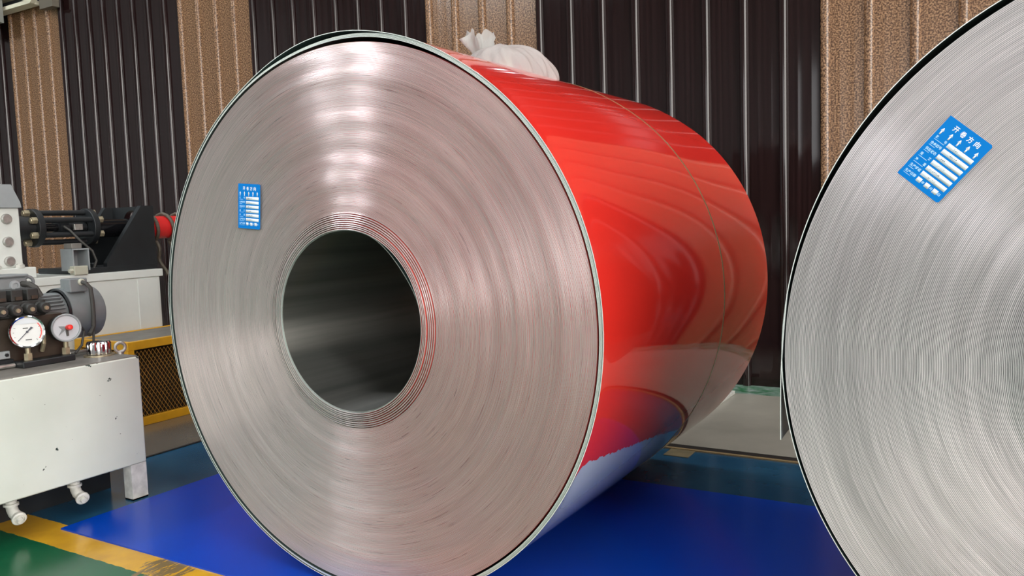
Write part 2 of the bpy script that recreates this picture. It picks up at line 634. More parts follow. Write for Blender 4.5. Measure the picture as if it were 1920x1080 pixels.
window(1, (XR - 0.06, -12.5, 0.4), (XR - 0.03, 1.2, 6.6), M['win_right'])
window(2, (-2.0, YF + 0.03, 1.0), (9.5, YF + 0.06, 4.6), M['win_front'])
window(3, (-8.7, -6.9, ZC - 0.06), (-8.1, -6.4, ZC - 0.03), M['streak_pane'])  # added ceiling pane, put in for the streak on the coil face
window(7, (-6.5, -6.9, ZC - 0.06), (-5.9, -6.4, ZC - 0.03), M['streak_pane'])  # second added pane, for another streak on that face
window(4, (-3.0, -9.0, ZC - 0.06), (9.0, -7.4, ZC - 0.03), M['rooflight'])
window(5, (-9.0, -3.6, ZC - 0.06), (9.0, -2.2, ZC - 0.03), M['rooflight'])
window(6, (-9.0, 1.5, ZC - 0.06), (10.0, 2.9, ZC - 0.03), M['back_fill'])  # added ceiling strip: brightens the concrete and the rib lines mirrored in the red

# cladding sheets: 0.9 m wide with four ribs each, alternating two dark and one tan
PW, PITCH_R, RX0 = 0.9, 0.225, -7.4045


def sheet_mesh(name, m, z1=ZC - FZ):
    mb = MB()
    prof = []
    for k in range(4):
        c = PITCH_R * k
        prof += [(c + 0.027 * math.sin(R(q)), -0.030 * math.cos(R(q))) for q in (-90, -70, -48, -24, 0, 24, 48, 70, 90)]
        for s in (0.075, 0.15):
            prof += [(c + s - 0.006, 0.0), (c + s, -0.0005), (c + s + 0.006, 0.0)]
    prof += [(PW - 0.028, 0.0)]
    n = len(prof)
    t = 0.0012
    vs = [(x, y, 0) for x, y in prof] + [(x, y, z1) for x, y in prof] + [(x, y + t, 0) for x, y in prof] + [(x, y + t, z1) for x, y in prof]
    fs = [(i, i + 1, n + i + 1, n + i) for i in range(n - 1)]
    fs += [(2 * n + i + 1, 2 * n + i, 3 * n + i, 3 * n + i + 1) for i in range(n - 1)]
    fs += [(0, n, 3 * n, 2 * n), (n - 1, 3 * n - 1, 4 * n - 1, 2 * n - 1)]
    mb.add(vs, fs)
    me = bpy.data.meshes.new(name)
    me.from_pydata([tuple(q) for q in mb.v], [], mb.f)
    me.materials.append(m)
    me.polygons.foreach_set('use_smooth', [True] * len(mb.f))
    me.set_sharp_from_angle(angle=R(38))
    return me


me_dark = sheet_mesh('dark_sheet', M['panel_dark'])
me_tan = sheet_mesh('tan_sheet', M['panel_tan'])
for k in range(-6, 21):
    tan = (k % 3 == 0)
    o = bpy.data.objects.new('cladding_sheet', me_tan if tan else me_dark)
    col.objects.link(o)
    o.parent = wall_back
    x = RX0 + k * PW + 0.003 * (k % 2)
    o.location = Vector((x, WY - 0.0015 * (k % 2), FZ)) - wall_back.location
    o['label'] = 'speckled tan ribbed cladding sheet' if tan else 'dark brown ribbed cladding sheet'

# steelwork seen above the top left corner of the cladding
b = empty('roof_beam', (-7.1, WY - 0.12, 3.33), 'cream steel beam in front of the cladding at the upper left corner', 'beam')
MB().box((-7.55, WY - 0.17, 3.335), (-6.74, WY - 0.06, 3.372)).build('bottom_flange', M['cream'], b)
MB().box((-7.55, WY - 0.07, 3.372), (-6.76, WY - 0.06, 3.47)).build('web', M['dark_shell'], b)
MB().prism([(-7.00, WY - 0.18, 3.43), (-6.92, WY - 0.18, 3.46), (-6.66, WY - 0.18, 3.365), (-6.72, WY - 0.18, 3.335)], (0, 0.05, 0)).build('diagonal_brace', M['cream'], b)
MB().box((-7.55, WY - 0.17, 3.455), (-6.9, WY - 0.06, 3.485)).build('top_flange', M['cream'], b)
o = MB().box((-8.4, WY - 0.27, 3.20), (-7.17, WY - 0.20, ZC)).build('roof_post', M['grey_beam'])
tag(o, 'dark grey steel post at the upper left corner of the photo', 'post')
o = MB().box((-6.66, WY - 0.12, 3.27), (-6.44, WY - 0.05, ZC)).build('roof_bracket', mat('brown_grey_steel', (0.13, 0.11, 0.085), 0.5))
tag(o, 'grey steel upright to the right of the cream beam', 'bracket')

# slab edge between the dark blue floor and the concrete by the wall
o = MB().box((-1.83, 1.722, FZ), (XR, 1.740, 0.0)).build('trim_1', mat('tan_edge_strip', (0.30, 0.21, 0.10), 0.5)); struct(o, 'tan strip along the edge of the concrete')
o = MB().box((-1.83, 1.740, FZ), (XR, 1.795, -0.002)).build('trim_2', mat('dark_joint', (0.012, 0.008, 0.006), 0.6)); struct(o, 'dark joint along the edge of the concrete')
o = MB().box((0.30, 1.62, FZ), (0.41, 1.728, -0.003)).build('trim_3', mat('tape_patch', (0.20, 0.16, 0.085), 0.6, vary=0.3)); struct(o, 'tan tape patch at the slab edge')
o = MB().box((-1.845, 0.45, FZ), (-1.83, 1.728, -0.001)).build('trim_4', mat('left_joint', (0.015, 0.012, 0.01), 0.7)); struct(o, 'dark joint beside the yellow guard')
o = MB().box((-0.55, 2.25, FZ), (0.248, 2.935, 0.014), bev=0.002).build('white_board', M['white_dirty'])
tag(o, 'thin white board lying on the concrete behind the red coil', 'board')

# ------------------------------------------------------------------ blue mat
vs = [(-1.300, -0.109), (3.2, -0.095), (3.2, 1.245), (-1.300, 1.213)]
o = MB().prism([(x, y, FZ) for x, y in vs], (0, 0, 0.0055)).build('floor_mat', M['mat_blue'])
tag(o, 'bright blue plastic mat lying under both metal coils', 'mat')

# ------------------------------------------------------------------ coils
RO1 = 0.768
ROT_COIL = (R(90), 0, 0)


def bump_f(t, c, w):
    """smooth 0..1 bump in degrees"""
    d = (t - c + 180) % 360 - 180
    if abs(d) >= w:
        return 0.0
    return 0.5 + 0.5 * math.cos(PI * d / w)


def wound_face(name, r0, r1, pitch, hfun, mats, parent, origin, rot, seed, seg=200, gap=0.32, depth=0.0012, inner=None):
    """the wound strip's edges seen end on: every wrap a ring with a groove to the next one"""
    rng = random.Random(seed)
    mb = MB()
    rings = []                                      # (radius, height, material of the band that follows)
    r = r0
    rings.append((r0, -0.03, 2))
    while r < r1 - pitch * 0.5:
        p_, g_, d_, j = pitch, gap, depth, rng.uniform(-0.00035, 0.00035)
        if inner and r - r0 < inner[0]:
            p_, g_, d_ = inner[1], inner[2], inner[3]
            j = rng.uniform(-0.003, 0.003)
        p_ = min(p_ * rng.uniform(0.9, 1.1), r1 - r)
        ri, ro = r, r + p_ * (1 - g_)
        rings.append((ri, hfun(ri) + j, 0))
        rings.append((ro, hfun(ro) + j, 1))
        rings.append((ro + 0.00002, hfun(ro) + j - d_, 1))
        rings.append((r + p_ - 0.00002, hfun(ro) - d_, 2))
        r += p_
    rings.append((r1, hfun(r1), 1))
    rings.append((r1, hfun(r1) - 0.03, 1))
    cs = [(math.cos(2 * PI * i / seg), math.sin(2 * PI * i / seg)) for i in range(seg)]
    vs = [(q[0] * c, q[0] * s, q[1]) for q in rings for c, s in cs]
    mb.v = [Vector(q) for q in vs]
    for j in range(len(rings) - 1):
        m_ = rings[j][2]
        for i in range(seg):
            k = (i + 1) % seg
            mb.f.append((j * seg + i, j * seg + k, (j + 1) * seg + k, (j + 1) * seg + i))
            mb.mi.append(m_)
            mb.sm.append(False)
    return mb.build(name, mats, parent, rot=rot, keep=True, origin=origin, sharp=0, kind='stuff')


def shell(name, rfun, th, z_list, a0, a1, seg, mats, parent, origin, rot, zfun=None, endcap=False, label=None):
    """a strip wrap: outer face (mat 0), inner face (mat 1), edges (mat 2); angles in degrees"""
    mb = MB()
    full = abs(a1 - a0 - 360) < 1e-6
    na = seg if full else seg + 1
    nz = len(z_list)
    for lay in (0, 1):
        for z in z_list:
            for i in range(na):
                t = a0 + (a1 - a0) * i / seg
                zz = zfun(z, t) if zfun else z
                r = rfun(t, zz) - (th if lay else 0)
                mb.v.append(Vector((r * math.cos(R(t)), r * math.sin(R(t)), zz)))
    L = nz * na

    def q(a, b, c, d, m_):
        mb.f.append((a, b, c, d)); mb.mi.append(m_); mb.sm.append(True)
    for j in range(nz - 1):
        for i in range(seg):
            k = (i + 1) % na
            A, B, C, D = j * na + i, j * na + k, (j + 1) * na + k, (j + 1) * na + i
            q(A, D, C, B, 0)
            q(L + A, L + B, L + C, L + D, 1)
    for i in range(seg):
        k = (i + 1) % na
        q(i, k, L + k, L + i, 2)
        e = (nz - 1) * na
        q(e + k, e + i, L + e + i, L + e + k, 2)
    if not full:
        for j in range(nz - 1):
            for i in (0, na - 1):
                A, D = j * na + i, (j + 1) * na + i
                q(A, D, L + D, L + A, 2)
    return mb.build(name, mats, parent, rot=rot, keep=True, origin=origin, sharp=40, label=label)


def text_mesh(txt, size):
    cu = bpy.data.curves.new('txt', 'FONT')
    cu.body = txt
    cu.size = size
    cu.align_x = 'LEFT'
    cu.align_y = 'BOTTOM_BASELINE' if False else 'CENTER'
    cu.resolution_u = 2
    cu.offset = 0.02 * size
    ob = bpy.data.objects.new('txt', cu)
    col.objects.link(ob)
    dg = bpy.context.evaluated_depsgraph_get()
    dg.update()
    me = bpy.data.meshes.new_from_object(ob.evaluated_get(dg))
    bpy.data.objects.remove(ob)
    vs = [Vector(v.co) for v in me.vertices]
    fs = [tuple(p.vertices) for p in me.polygons]
    bpy.data.meshes.remove(me)
    return vs, fs


def sticker(parent, origin, rot, cx, cy, w, h, ang, seed, z0, label):
    """unwinding-direction label; laid out in its own u (right), v (up) frame, then turned by ang on the face"""
    rng = random.Random(seed)
    ca, sa = math.cos(ang), math.sin(ang)

    def P(u, v, z):
        return (cx + u * ca - v * sa, cy + u * sa + v * ca, z0 + z)
    mb = MB()
    n = 14
    c = 0.003
    poly = [(-w / 2, -h / 2), (w / 2 - c, -h / 2), (w / 2, -h / 2 + c), (w / 2, h / 2 - c), (w / 2 - c, h / 2), (-w / 2, h / 2)]
    mb.prism([P(u, v, 0) for u, v in poly], (0, 0, 0.0006))
    s = mb.build('label_sticker', M['sticker'], parent, rot=rot, keep=True, origin=origin, label=label)
    Z = 0.0007

    def sub(name, mb_, m_):
        ob = mb_.build(name, m_, None, keep=True, sharp=0)
        ob.parent = s
        return ob

    def rect(u0, v0, u1, v1, z=Z):
        return MB().prism([P(u0, v0, z), P(u1, v0, z), P(u1, v1, z), P(u0, v1, z)], (0, 0, 0.0001))

    def txt(t, u, v, size, z=Z, width=None):
        vs, fs = text_mesh(t, size)
        if not vs:
            return MB()
        x0, x1 = min(q.x for q in vs), max(q.x for q in vs)
        y0, y1 = min(q.y for q in vs), max(q.y for q in vs)
        k = (width / (x1 - x0)) if width else 1.0
        return MB().add([P(u + (q.x - x0) * k, v + (q.y - (y0 + y1) / 2), z) for q in vs], fs)
    # heading
    for i, ch in enumerate('\u5f00\u5377\u65b9\u5411'):
        u = -0.026 + i * 0.0150
        mb_ = txt(ch, u, h / 2 - 0.0135, 0.0115, width=0.0100)
        if mb_.v:
            sub('heading_character', mb_, M['sticker_white'])
    # arrows
    for i in range(5):
        u, v = -0.0375 + i * 0.0180, h / 2 - 0.030
        mb_ = MB()
        mb_.prism([P(u - 0.0013, v - 0.006, Z), P(u + 0.0013, v - 0.006, Z), P(u + 0.0013, v + 0.001, Z), P(u - 0.0013, v + 0.001, Z)], (0, 0, 0.0001))
        mb_.prism([P(u - 0.0034, v + 0.001, Z), P(u + 0.0034, v + 0.001, Z), P(u, v + 0.0075, Z)], (0, 0, 0.0001))
        sub('arrow', mb_, M['sticker_white'])
    rows = ['\u6279        \u53f7', '\u5408\u91d1\u724c\u53f7', '\u4f9b\u5e94\u72b6\u6001', '\u89c4        \u683c', '\u51c0        \u91cd', '\u751f\u4ea7\u73ed\u7ec4', '\u751f\u4ea7\u65e5\u671f']
    for i, t in enumerate(rows):
        v = h / 2 - 0.0425 - i * 0.0126
        mb_ = txt(t, -w / 2 + 0.006, v + 0.0012, 0.0062, width=0.0225)
        if mb_.v:
            sub('field_name', mb_, M['sticker_pale'])
        sub('underline', rect(-w / 2 + 0.006, v - 0.0044, -w / 2 + rng.uniform(0.016, 0.028), v - 0.0036), M['sticker_pale'])
        if i < 6:
            sub('blank_field', rect(-0.0135, v - 0.0044, w / 2 - 0.006, v + 0.0044), M['sticker_white'])
            mb_ = MB()
            u = -0.009 + rng.uniform(0, 0.010)
            for k in range(rng.randint(4, 9)):
                du = rng.uniform(0.0014, 0.0030)
                mb_.add([P(u, v + rng.uniform(-0.0016, 0.0008), Z + 0.0002), P(u + 0.0006, v + rng.uniform(-0.002, 0), Z + 0.0002),
                         P(u + du, v + rng.uniform(0, 0.002), Z + 0.0002), P(u + du - 0.0006, v + rng.uniform(0, 0.0022), Z + 0.0002)], [(0, 1, 2, 3)])
                u += du * 1.05
            sub('handwriting', mb_, M['ink'])
        else:
            for k, ch in enumerate('\u5e74\u6708\u65e5'):
                u = -0.0125 + k * 0.0175
                sub('blank_field', rect(u, v - 0.0044, u + 0.0095, v + 0.0044), M['sticker_white'])
                mb_ = txt(ch, u + 0.0105, v, 0.0055, width=0.0052)
                if mb_.v:
                    sub('field_name', mb_, M['sticker_pale'])
    return s


# ---- red coil
L1 = 1.551
RP1, RB1 = 0.753, 0.254
C1 = Vector((0.0, 0.0, RO1 + 0.0005))
coil1 = empty('metal_coil', (0, L1 / 2, 0), 'big coil of glossy red metal strip standing in the centre', 'coil')


def h1(r):
    x = (r - RB1) / (RP1 - RB1)
    return 0.0016 * math.sin(x * 9.0 + 0.6) + 0.0011 * math.sin(x * 23.0 + 1.0) + 0.0005 * math.sin(x * 55.0) + (0.006 * max(0, 1 - x / 0.10))


wound_face('wound_edge', RB1, RP1, 0.0026, h1, [M['edge1'], M['red_groove'], M['back_coat']], coil1, C1, ROT_COIL, 3,
           inner=(0.042, 0.0056, 0.5, 0.012))


def lift(t):
    return 0.0058 * bump_f(t, 80, 26)


for i in range(4):
    off = 0.0055 + 0.0022 * i
    shell('outer_wrap', lambda t, z, off=off, i=i: RP1 + off + lift(t) * (1 + 0.12 * i) + 0.0019, 0.0019,
          [0.001 - 0.0012 * i, -0.10], 0, 360, 200, [M['back_coat'], M['dark_back'], M['pale_edge']], coil1, C1, ROT_COIL)


def r_red(t, z):
    d = -z
    return RO1 + lift(t) * 1.5 + 0.0135 * bump_f(t, 98, 24) * math.exp(-max(d, 0) / 0.9) + 0.0016 * math.exp(-d / 0.022) + 0.0005 * math.sin(d * 7 + t * 0.05)


zl = [0.0, -0.004, -0.009, -0.015, -0.022, -0.03, -0.04, -0.055, -0.075, -0.1] + [-0.1 - (L1 - 0.1) * k / 16 for k in range(1, 17)]
shell('red_outer_wrap', r_red, 0.0018, zl, -180, 180, 240, [M['red'], M['dark_back'], M['white_edge']], coil1, C1, ROT_COIL,
      label='glossy red painted outer wrap')
MB().lathe((0, 0, -L1 + 0.004), (0, 0, 1), [(RB1, 0), (RO1 - 0.003, 0)], 96).build('rear_face', M['edge1'], coil1, rot=ROT_COIL, keep=True, origin=C1)


def r_bore(t, z):
    return RB1 - 0.0005 - 0.0115 * bump_f(t, 38, 36) * math.exp(z / 0.5) + 0.0


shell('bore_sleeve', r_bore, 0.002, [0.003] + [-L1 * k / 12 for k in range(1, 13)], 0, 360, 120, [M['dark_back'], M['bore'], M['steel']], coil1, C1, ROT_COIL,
      label='dark shiny metal lining of the bore')
# thin pale band laid over the red along the lower flank
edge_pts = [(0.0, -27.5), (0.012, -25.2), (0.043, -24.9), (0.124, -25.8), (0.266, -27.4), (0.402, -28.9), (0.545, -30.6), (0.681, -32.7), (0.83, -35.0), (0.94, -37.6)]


def band_top(d):
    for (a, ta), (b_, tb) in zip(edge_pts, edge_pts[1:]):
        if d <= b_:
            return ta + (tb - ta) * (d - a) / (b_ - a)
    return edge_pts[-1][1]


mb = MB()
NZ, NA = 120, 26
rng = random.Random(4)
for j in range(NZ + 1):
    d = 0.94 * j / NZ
    top = band_top(d) + (rng.uniform(-0.35, 0.35) if j else 0)
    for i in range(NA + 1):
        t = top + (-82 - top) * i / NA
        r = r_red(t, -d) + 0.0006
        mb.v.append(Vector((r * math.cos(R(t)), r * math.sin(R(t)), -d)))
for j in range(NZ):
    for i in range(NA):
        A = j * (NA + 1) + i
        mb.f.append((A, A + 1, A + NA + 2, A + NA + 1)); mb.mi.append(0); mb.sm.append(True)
mb.build('pale_band', M['pale'], coil1, rot=ROT_COIL, keep=True, origin=C1, label='pale bluish glossy band along the lower flank', sharp=0)
# strap
YS = 0.963
shell('steel_strap', lambda t, z: r_red(t, -YS) + 0.0012, 0.001, [-YS + 0.0045, -YS - 0.0045], 0, 360, 200, [M['strap']] * 3, coil1, C1, ROT_COIL,
      label='thin olive steel strap round the coil')
sticker(coil1, C1, ROT_COIL, -0.365, 0.331, 0.0925, 0.132, R(-5), 11, 0.0030, 'blue and white printed label')

# ---- silver coil
YAW2 = 0.03907
RO2 = 0.7383
C2 = Vector((1.90409, 0.02197, RO2 + 0.0005))
ROT2 = (R(90), 0, YAW2)
L2 = 1.25
RP2 = 0.7325
coil2 = empty('metal_coil', (1.904 - 0.5 * L2 * math.sin(YAW2), 0.022 + 0.5 * L2, 0), 'silver grey metal coil cut off by the right edge of the photo', 'coil')


def h2(r):
    x = (r - 0.254) / (RP2 - 0.254)
    return 0.0013 * math.sin(x * 8.0 + 2.6) + 0.0007 * math.sin(x * 19.0) + (0.010 * max(0, 1 - x / 0.2))


wound_face('wound_edge', 0.254, RP2, 0.0027, h2, [M['edge2'], M['grey_groove'], M['grey_groove']], coil2, C2, ROT2, 5, gap=0.3, depth=0.0012,
           inner=(0.03, 0.004, 0.4, 0.006))
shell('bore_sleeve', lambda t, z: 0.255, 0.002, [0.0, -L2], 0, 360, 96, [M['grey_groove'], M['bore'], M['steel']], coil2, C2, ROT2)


def r_out2(t, z):
    return RP2 + 0.0058 + 0.0075 * bump_f(t, 128, 46)


shell('outer_wrap', r_out2, 0.0016, [0.002, -0.3, -0.7, -L2], 0, 360, 220, [M['black_gloss'], M['dark_back'], M['white_edge']], coil2, C2, ROT2,
      label='dark coated outer wrap with a pale edge')
MB().lathe((0, 0, -L2 + 0.003), (0, 0, 1), [(0.254, 0), (RO2 - 0.004, 0)], 96).build('rear_face', M['edge2'], coil2, rot=ROT2, keep=True, origin=C2)
# loose end of the strip hanging down beside the coil
mb = MB()
pts = []
for k in range(13):
    s = k / 12
    t = 172 + 3 * s
    if k == 0:
        base = Vector((RP2 * math.cos(R(170)), RP2 * math.sin(R(170)))) * 1.008
    x = base.x - 0.014 * s - 0.010 * math.sin(PI * min(1, s * 1.0)) * 0.5
    y = base.y + (-0.172 - base.y) * s
    pts.append((x, y))
n = len(pts)
for lay, dx in ((0, 0.0), (1, 0.0016)):
    for z in (0.004, -0.6, -L2):
        for x, y in pts:
            mb.v.append(Vector((x + dx, y, z)))
Lh = 3 * n
for j in range(2):
    for i in range(n - 1):
        A = j * n + i
        mb.f.append((A, A + 1, A + n + 1, A + n)); mb.mi.append(0); mb.sm.append(True)
        mb.f.append((Lh + A, Lh + A + n, Lh + A + n + 1, Lh + A + 1)); mb.mi.append(1); mb.sm.append(True)
for i in range(n - 1):
    mb.f.append((i, Lh + i, Lh + i + 1, i + 1)); mb.mi.append(2); mb.sm.append(True)
for j in range(2):
    A = j * n + n - 1
    mb.f.append((A, A + n, Lh + A + n, Lh + A)); mb.mi.append(2); mb.sm.append(True)
mb.build('loose_strip_end', [M['black_gloss'], M['mid_grey'], M['white_edge']], coil2, rot=ROT2, keep=True, origin=C2, label='loose end of the strip hanging free of the coil', sharp=40)
sticker(coil2, C2, ROT2, -0.4495, 0.378, 0.0905, 0.131, R(-41.8), 23, 0.0030, 'blue and white printed label')

# ------------------------------------------------------------------ plastic bag on the red coil
bag = empty('plastic_bag', (0.0, 0.86, 1.537), 'knotted thin white plastic bag lying on top of the red coil', 'bag')
mb = MB()
rng = random.Random(9)
NU, NV = 128, 28
bc = Vector((0.015, 0.86, 1.528))
for j in range(NV + 1):
    v = j / NV
    ph = v * PI / 2
    for i in range(NU):
        t = 2 * PI * i / NU
        rx, ry, hz = (0.195 if math.cos(t) > 0 else 0.165), 0.15, 0.108
        w = 1 + 0.03 * math.sin(7 * t + 3 * v) + 0.03 * math.sin(13 * t - 5 * v) + 0.02 * math.sin(29 * t + 9 * v)
        x = bc.x + rx * math.cos(t) * math.cos(ph) ** 0.7 * w
        y = bc.y + ry * math.sin(t) * math.cos(ph) ** 0.7 * w
        zc = C1.z + math.sqrt(max(0.0, RO1 ** 2 - x * x)) + 0.004
        z = zc + hz * math.sin(ph) * (1 + 0.06 * math.sin(5 * t + 2) + 0.05 * math.sin(17 * t + 7 * v) * (1 - v))
        mb.v.append(Vector((x, y, z)))
for j in range(NV):
    for i in range(NU):
        k = (i + 1) % NU
        mb.f.append((j * NU + i, j * NU + k, (j + 1) * NU + k, (j + 1) * NU + i)); mb.mi.append(0); mb.sm.append(True)
mb.build('bag_body', M['bag'], bag, sharp=0)
# gathered neck and flared knot
mb = MB()
kc = Vector((-0.085, 0.85, 1.612))
prof = [(0.055, -0.045), (0.034, -0.02), (0.014, 0.0), (0.013, 0.008), (0.026, 0.025), (0.044, 0.05), (0.052, 0.072), (0.056, 0.088)]
ax = Vector((0.05, -0.05, 1)).normalized()
a, b_ = frame(ax)
NS = 60
for j, (r, h) in enumerate(prof):
    for i in range(NS):
        t = 2 * PI * i / NS
        k = 0.28 * (abs(h) / 0.088) + 0.1
        rr = r * (1 + k * math.sin(6 * t + 0.6 * j) + 0.5 * k * math.sin(11 * t + j))
        hh = h + (0.020 * math.sin(5 * t + 1) * (h / 0.088) if h > 0.02 else 0)
        mb.v.append(kc + a * (rr * math.cos(t) * 1.1) + b_ * (rr * math.sin(t) * 0.75) + ax * hh)
for j in range(len(prof) - 1):
    for i in range(NS):
        k = (i + 1) % NS
        mb.f.append((j * NS + i, j * NS + k, (j + 1) * NS + k, (j + 1) * NS + i)); mb.mi.append(0); mb.sm.append(True)
mb.build('bag_knot', M['bag'], bag, sharp=0)
for (x, y, z, s, c, nm) in ((0.115, 0.80, 1.533, 0.024, (0.55, 0.16, 0.15), 'pink_scrap'), (0.065, 0.79, 1.543, 0.032, (0.75, 0.72, 0.58), 'cream_scrap'), (-0.01, 0.80, 1.55, 0.03, (0.30, 0.36, 0.27), 'green_scrap')):
    mb = MB()
    ns = 14
    for j in range(ns // 2 + 1):
        ph = PI * j / (ns // 2)
        for i in range(ns):
            t = 2 * PI * i / ns
            w = s * (1 + 0.22 * math.sin(5 * t + 3 * ph) + 0.12 * rng.uniform(-1, 1))
            mb.v.append(Vector((x + w * 0.8 * math.sin(ph) * math.cos(t), y + w * 0.8 * math.sin(ph) * math.sin(t), z + s * 0.25 + w * 1.2 * math.cos(ph))))
    for j in range(ns // 2):
        for i in range(ns):
            k = (i + 1) % ns
            mb.f.append((j * ns + i, j * ns + k, (j + 1) * ns + k, (j + 1) * ns + i)); mb.mi.append(0); mb.sm.append(True)
    mb.build(nm, mat(nm, c, 0.6), bag, sharp=0)

# ------------------------------------------------------------------ hydraulic power unit (left foreground)
hpu = empty('hydraulic_power_unit', (-1.66, -0.2, FZ), 'white oil tank with pump motor, valves and gauges beside the red coil', 'hydraulic unit')
TX0, TX1, TY0, TY1, TZ0, TZ1 = -2.02, -1.335, -0.95, 0.268, 0.134, 0.553


def tank_mat():
    m, nt, b = new_mat('worn_white_tank_paint')
    tc = node(nt, 'ShaderNodeTexCoord')
    v = tc.outputs['Object']
    g = noise(nt, v, 3, 4)
    c = ramp(nt, g, [(0.3, (0.55, 0.58, 0.52)), (0.7, (0.64, 0.67, 0.61))])
    n1 = noise(nt, v, 28, 6, 0.6)
    sp = node(nt, 'ShaderNodeSeparateXYZ')
    nt.links.new(v, sp.inputs[0])
    top = node(nt, 'ShaderNodeMapRange')
    top.inputs[1].default_value = 0.395
    top.inputs[2].default_value = 0.42
    top.inputs[3].default_value = 0.0
    top.inputs[4].default_value = 0.10
    nt.links.new(sp.outputs[2], top.inputs[0])
    chips = math_n(nt, 'GREATER_THAN', math_n(nt, 'ADD', n1, top.outputs[0]), 0.705)
    c = mix_c(nt, chips, c, (0.03, 0.045, 0.035))
    nt.links.new(c, b.inputs['Base Color'])
    setp(b, rough=0.36)
    return m


M['tank'] = tank_mat()
tank = MB().box((TX0, TY0, TZ0), (TX1, TY1, TZ1), bev=0.004).build('oil_tank', M['tank'], hpu)
MB().box((TX0 + 0.004, TY0 + 0.004, TZ1), (TX1 - 0.006, TY1 - 0.006, TZ1 + 0.004)).build('tank_top', M['grey_top'], hpu)
for x, y in ((TX1 - 0.052, TY1 - 0.068), (TX0 + 0.002, TY1 - 0.068), (TX1 - 0.052, TY0 + 0.002), (TX0 + 0.002, TY0 + 0.002)):
    MB().prism([(x, y, FZ), (x + 0.05, y, FZ), (x + 0.05, y + 0.066, FZ), (x + 0.042, y + 0.066, FZ), (x + 0.042, y + 0.008, FZ), (x, y + 0.008, FZ)], (0, 0, TZ0 - FZ)).build('leg', M['white_dirty'], hpu)
    MB().box((x, y, FZ), (x + 0.05, y + 0.066, FZ + 0.006)).build('foot_plate', M['white_dirty'], hpu)
for y in (-0.222, 0.006):
    x = -1.392
    e = empty('drain_fitting', (x, y, 0.05), 'x', 'x')
    del e['label'], e['category']
    e.parent = hpu
    e.location = Vector((x, y, 0.05)) - hpu.location
    mb = MB()
    mb.tube([(x, y, TZ0 + 0.005), (x, y, 0.108), (x + 0.004, y, 0.092), (x + 0.014, y, 0.078), (x + 0.030, y + 0.004, 0.068), (x + 0.042, y + 0.006, 0.062)], 0.0185, 18)
    mb.lathe((x, y, 0.103), (0, 0, 1), [(0.018, 0), (0.0245, 0.001), (0.0245, 0.009), (0.018, 0.010)], 24)
    mb.build('elbow', M['white_dirty'], e)
    d = Vector((0.93, -0.2, -0.3)).normalized()
    p = Vector((x + 0.034, y + 0.003, 0.066))
    mb = MB()
    mb.lathe(p, d, [(0.0, 0.0), (0.0225, 0.0), (0.0235, 0.003), (0.0235, 0.012), (0.020, 0.015), (0.016, 0.0155), (0.015, 0.013), (0.0, 0.013)], 28)
    mb.build('cap', M['white_dirty'], e)
    MB().cyl(p + d * 0.012, p + d * 0.028, 0.0105, 0.0095, seg=10).build('plug', M['white_dirty'], e)

MB().box((TX0 + 0.02, TY0 + 0.02, FZ), (-1.575, 0.262, TZ0)).build('tank_shade_box', M['black'], hpu)  # added black box standing in for the shade under the tank
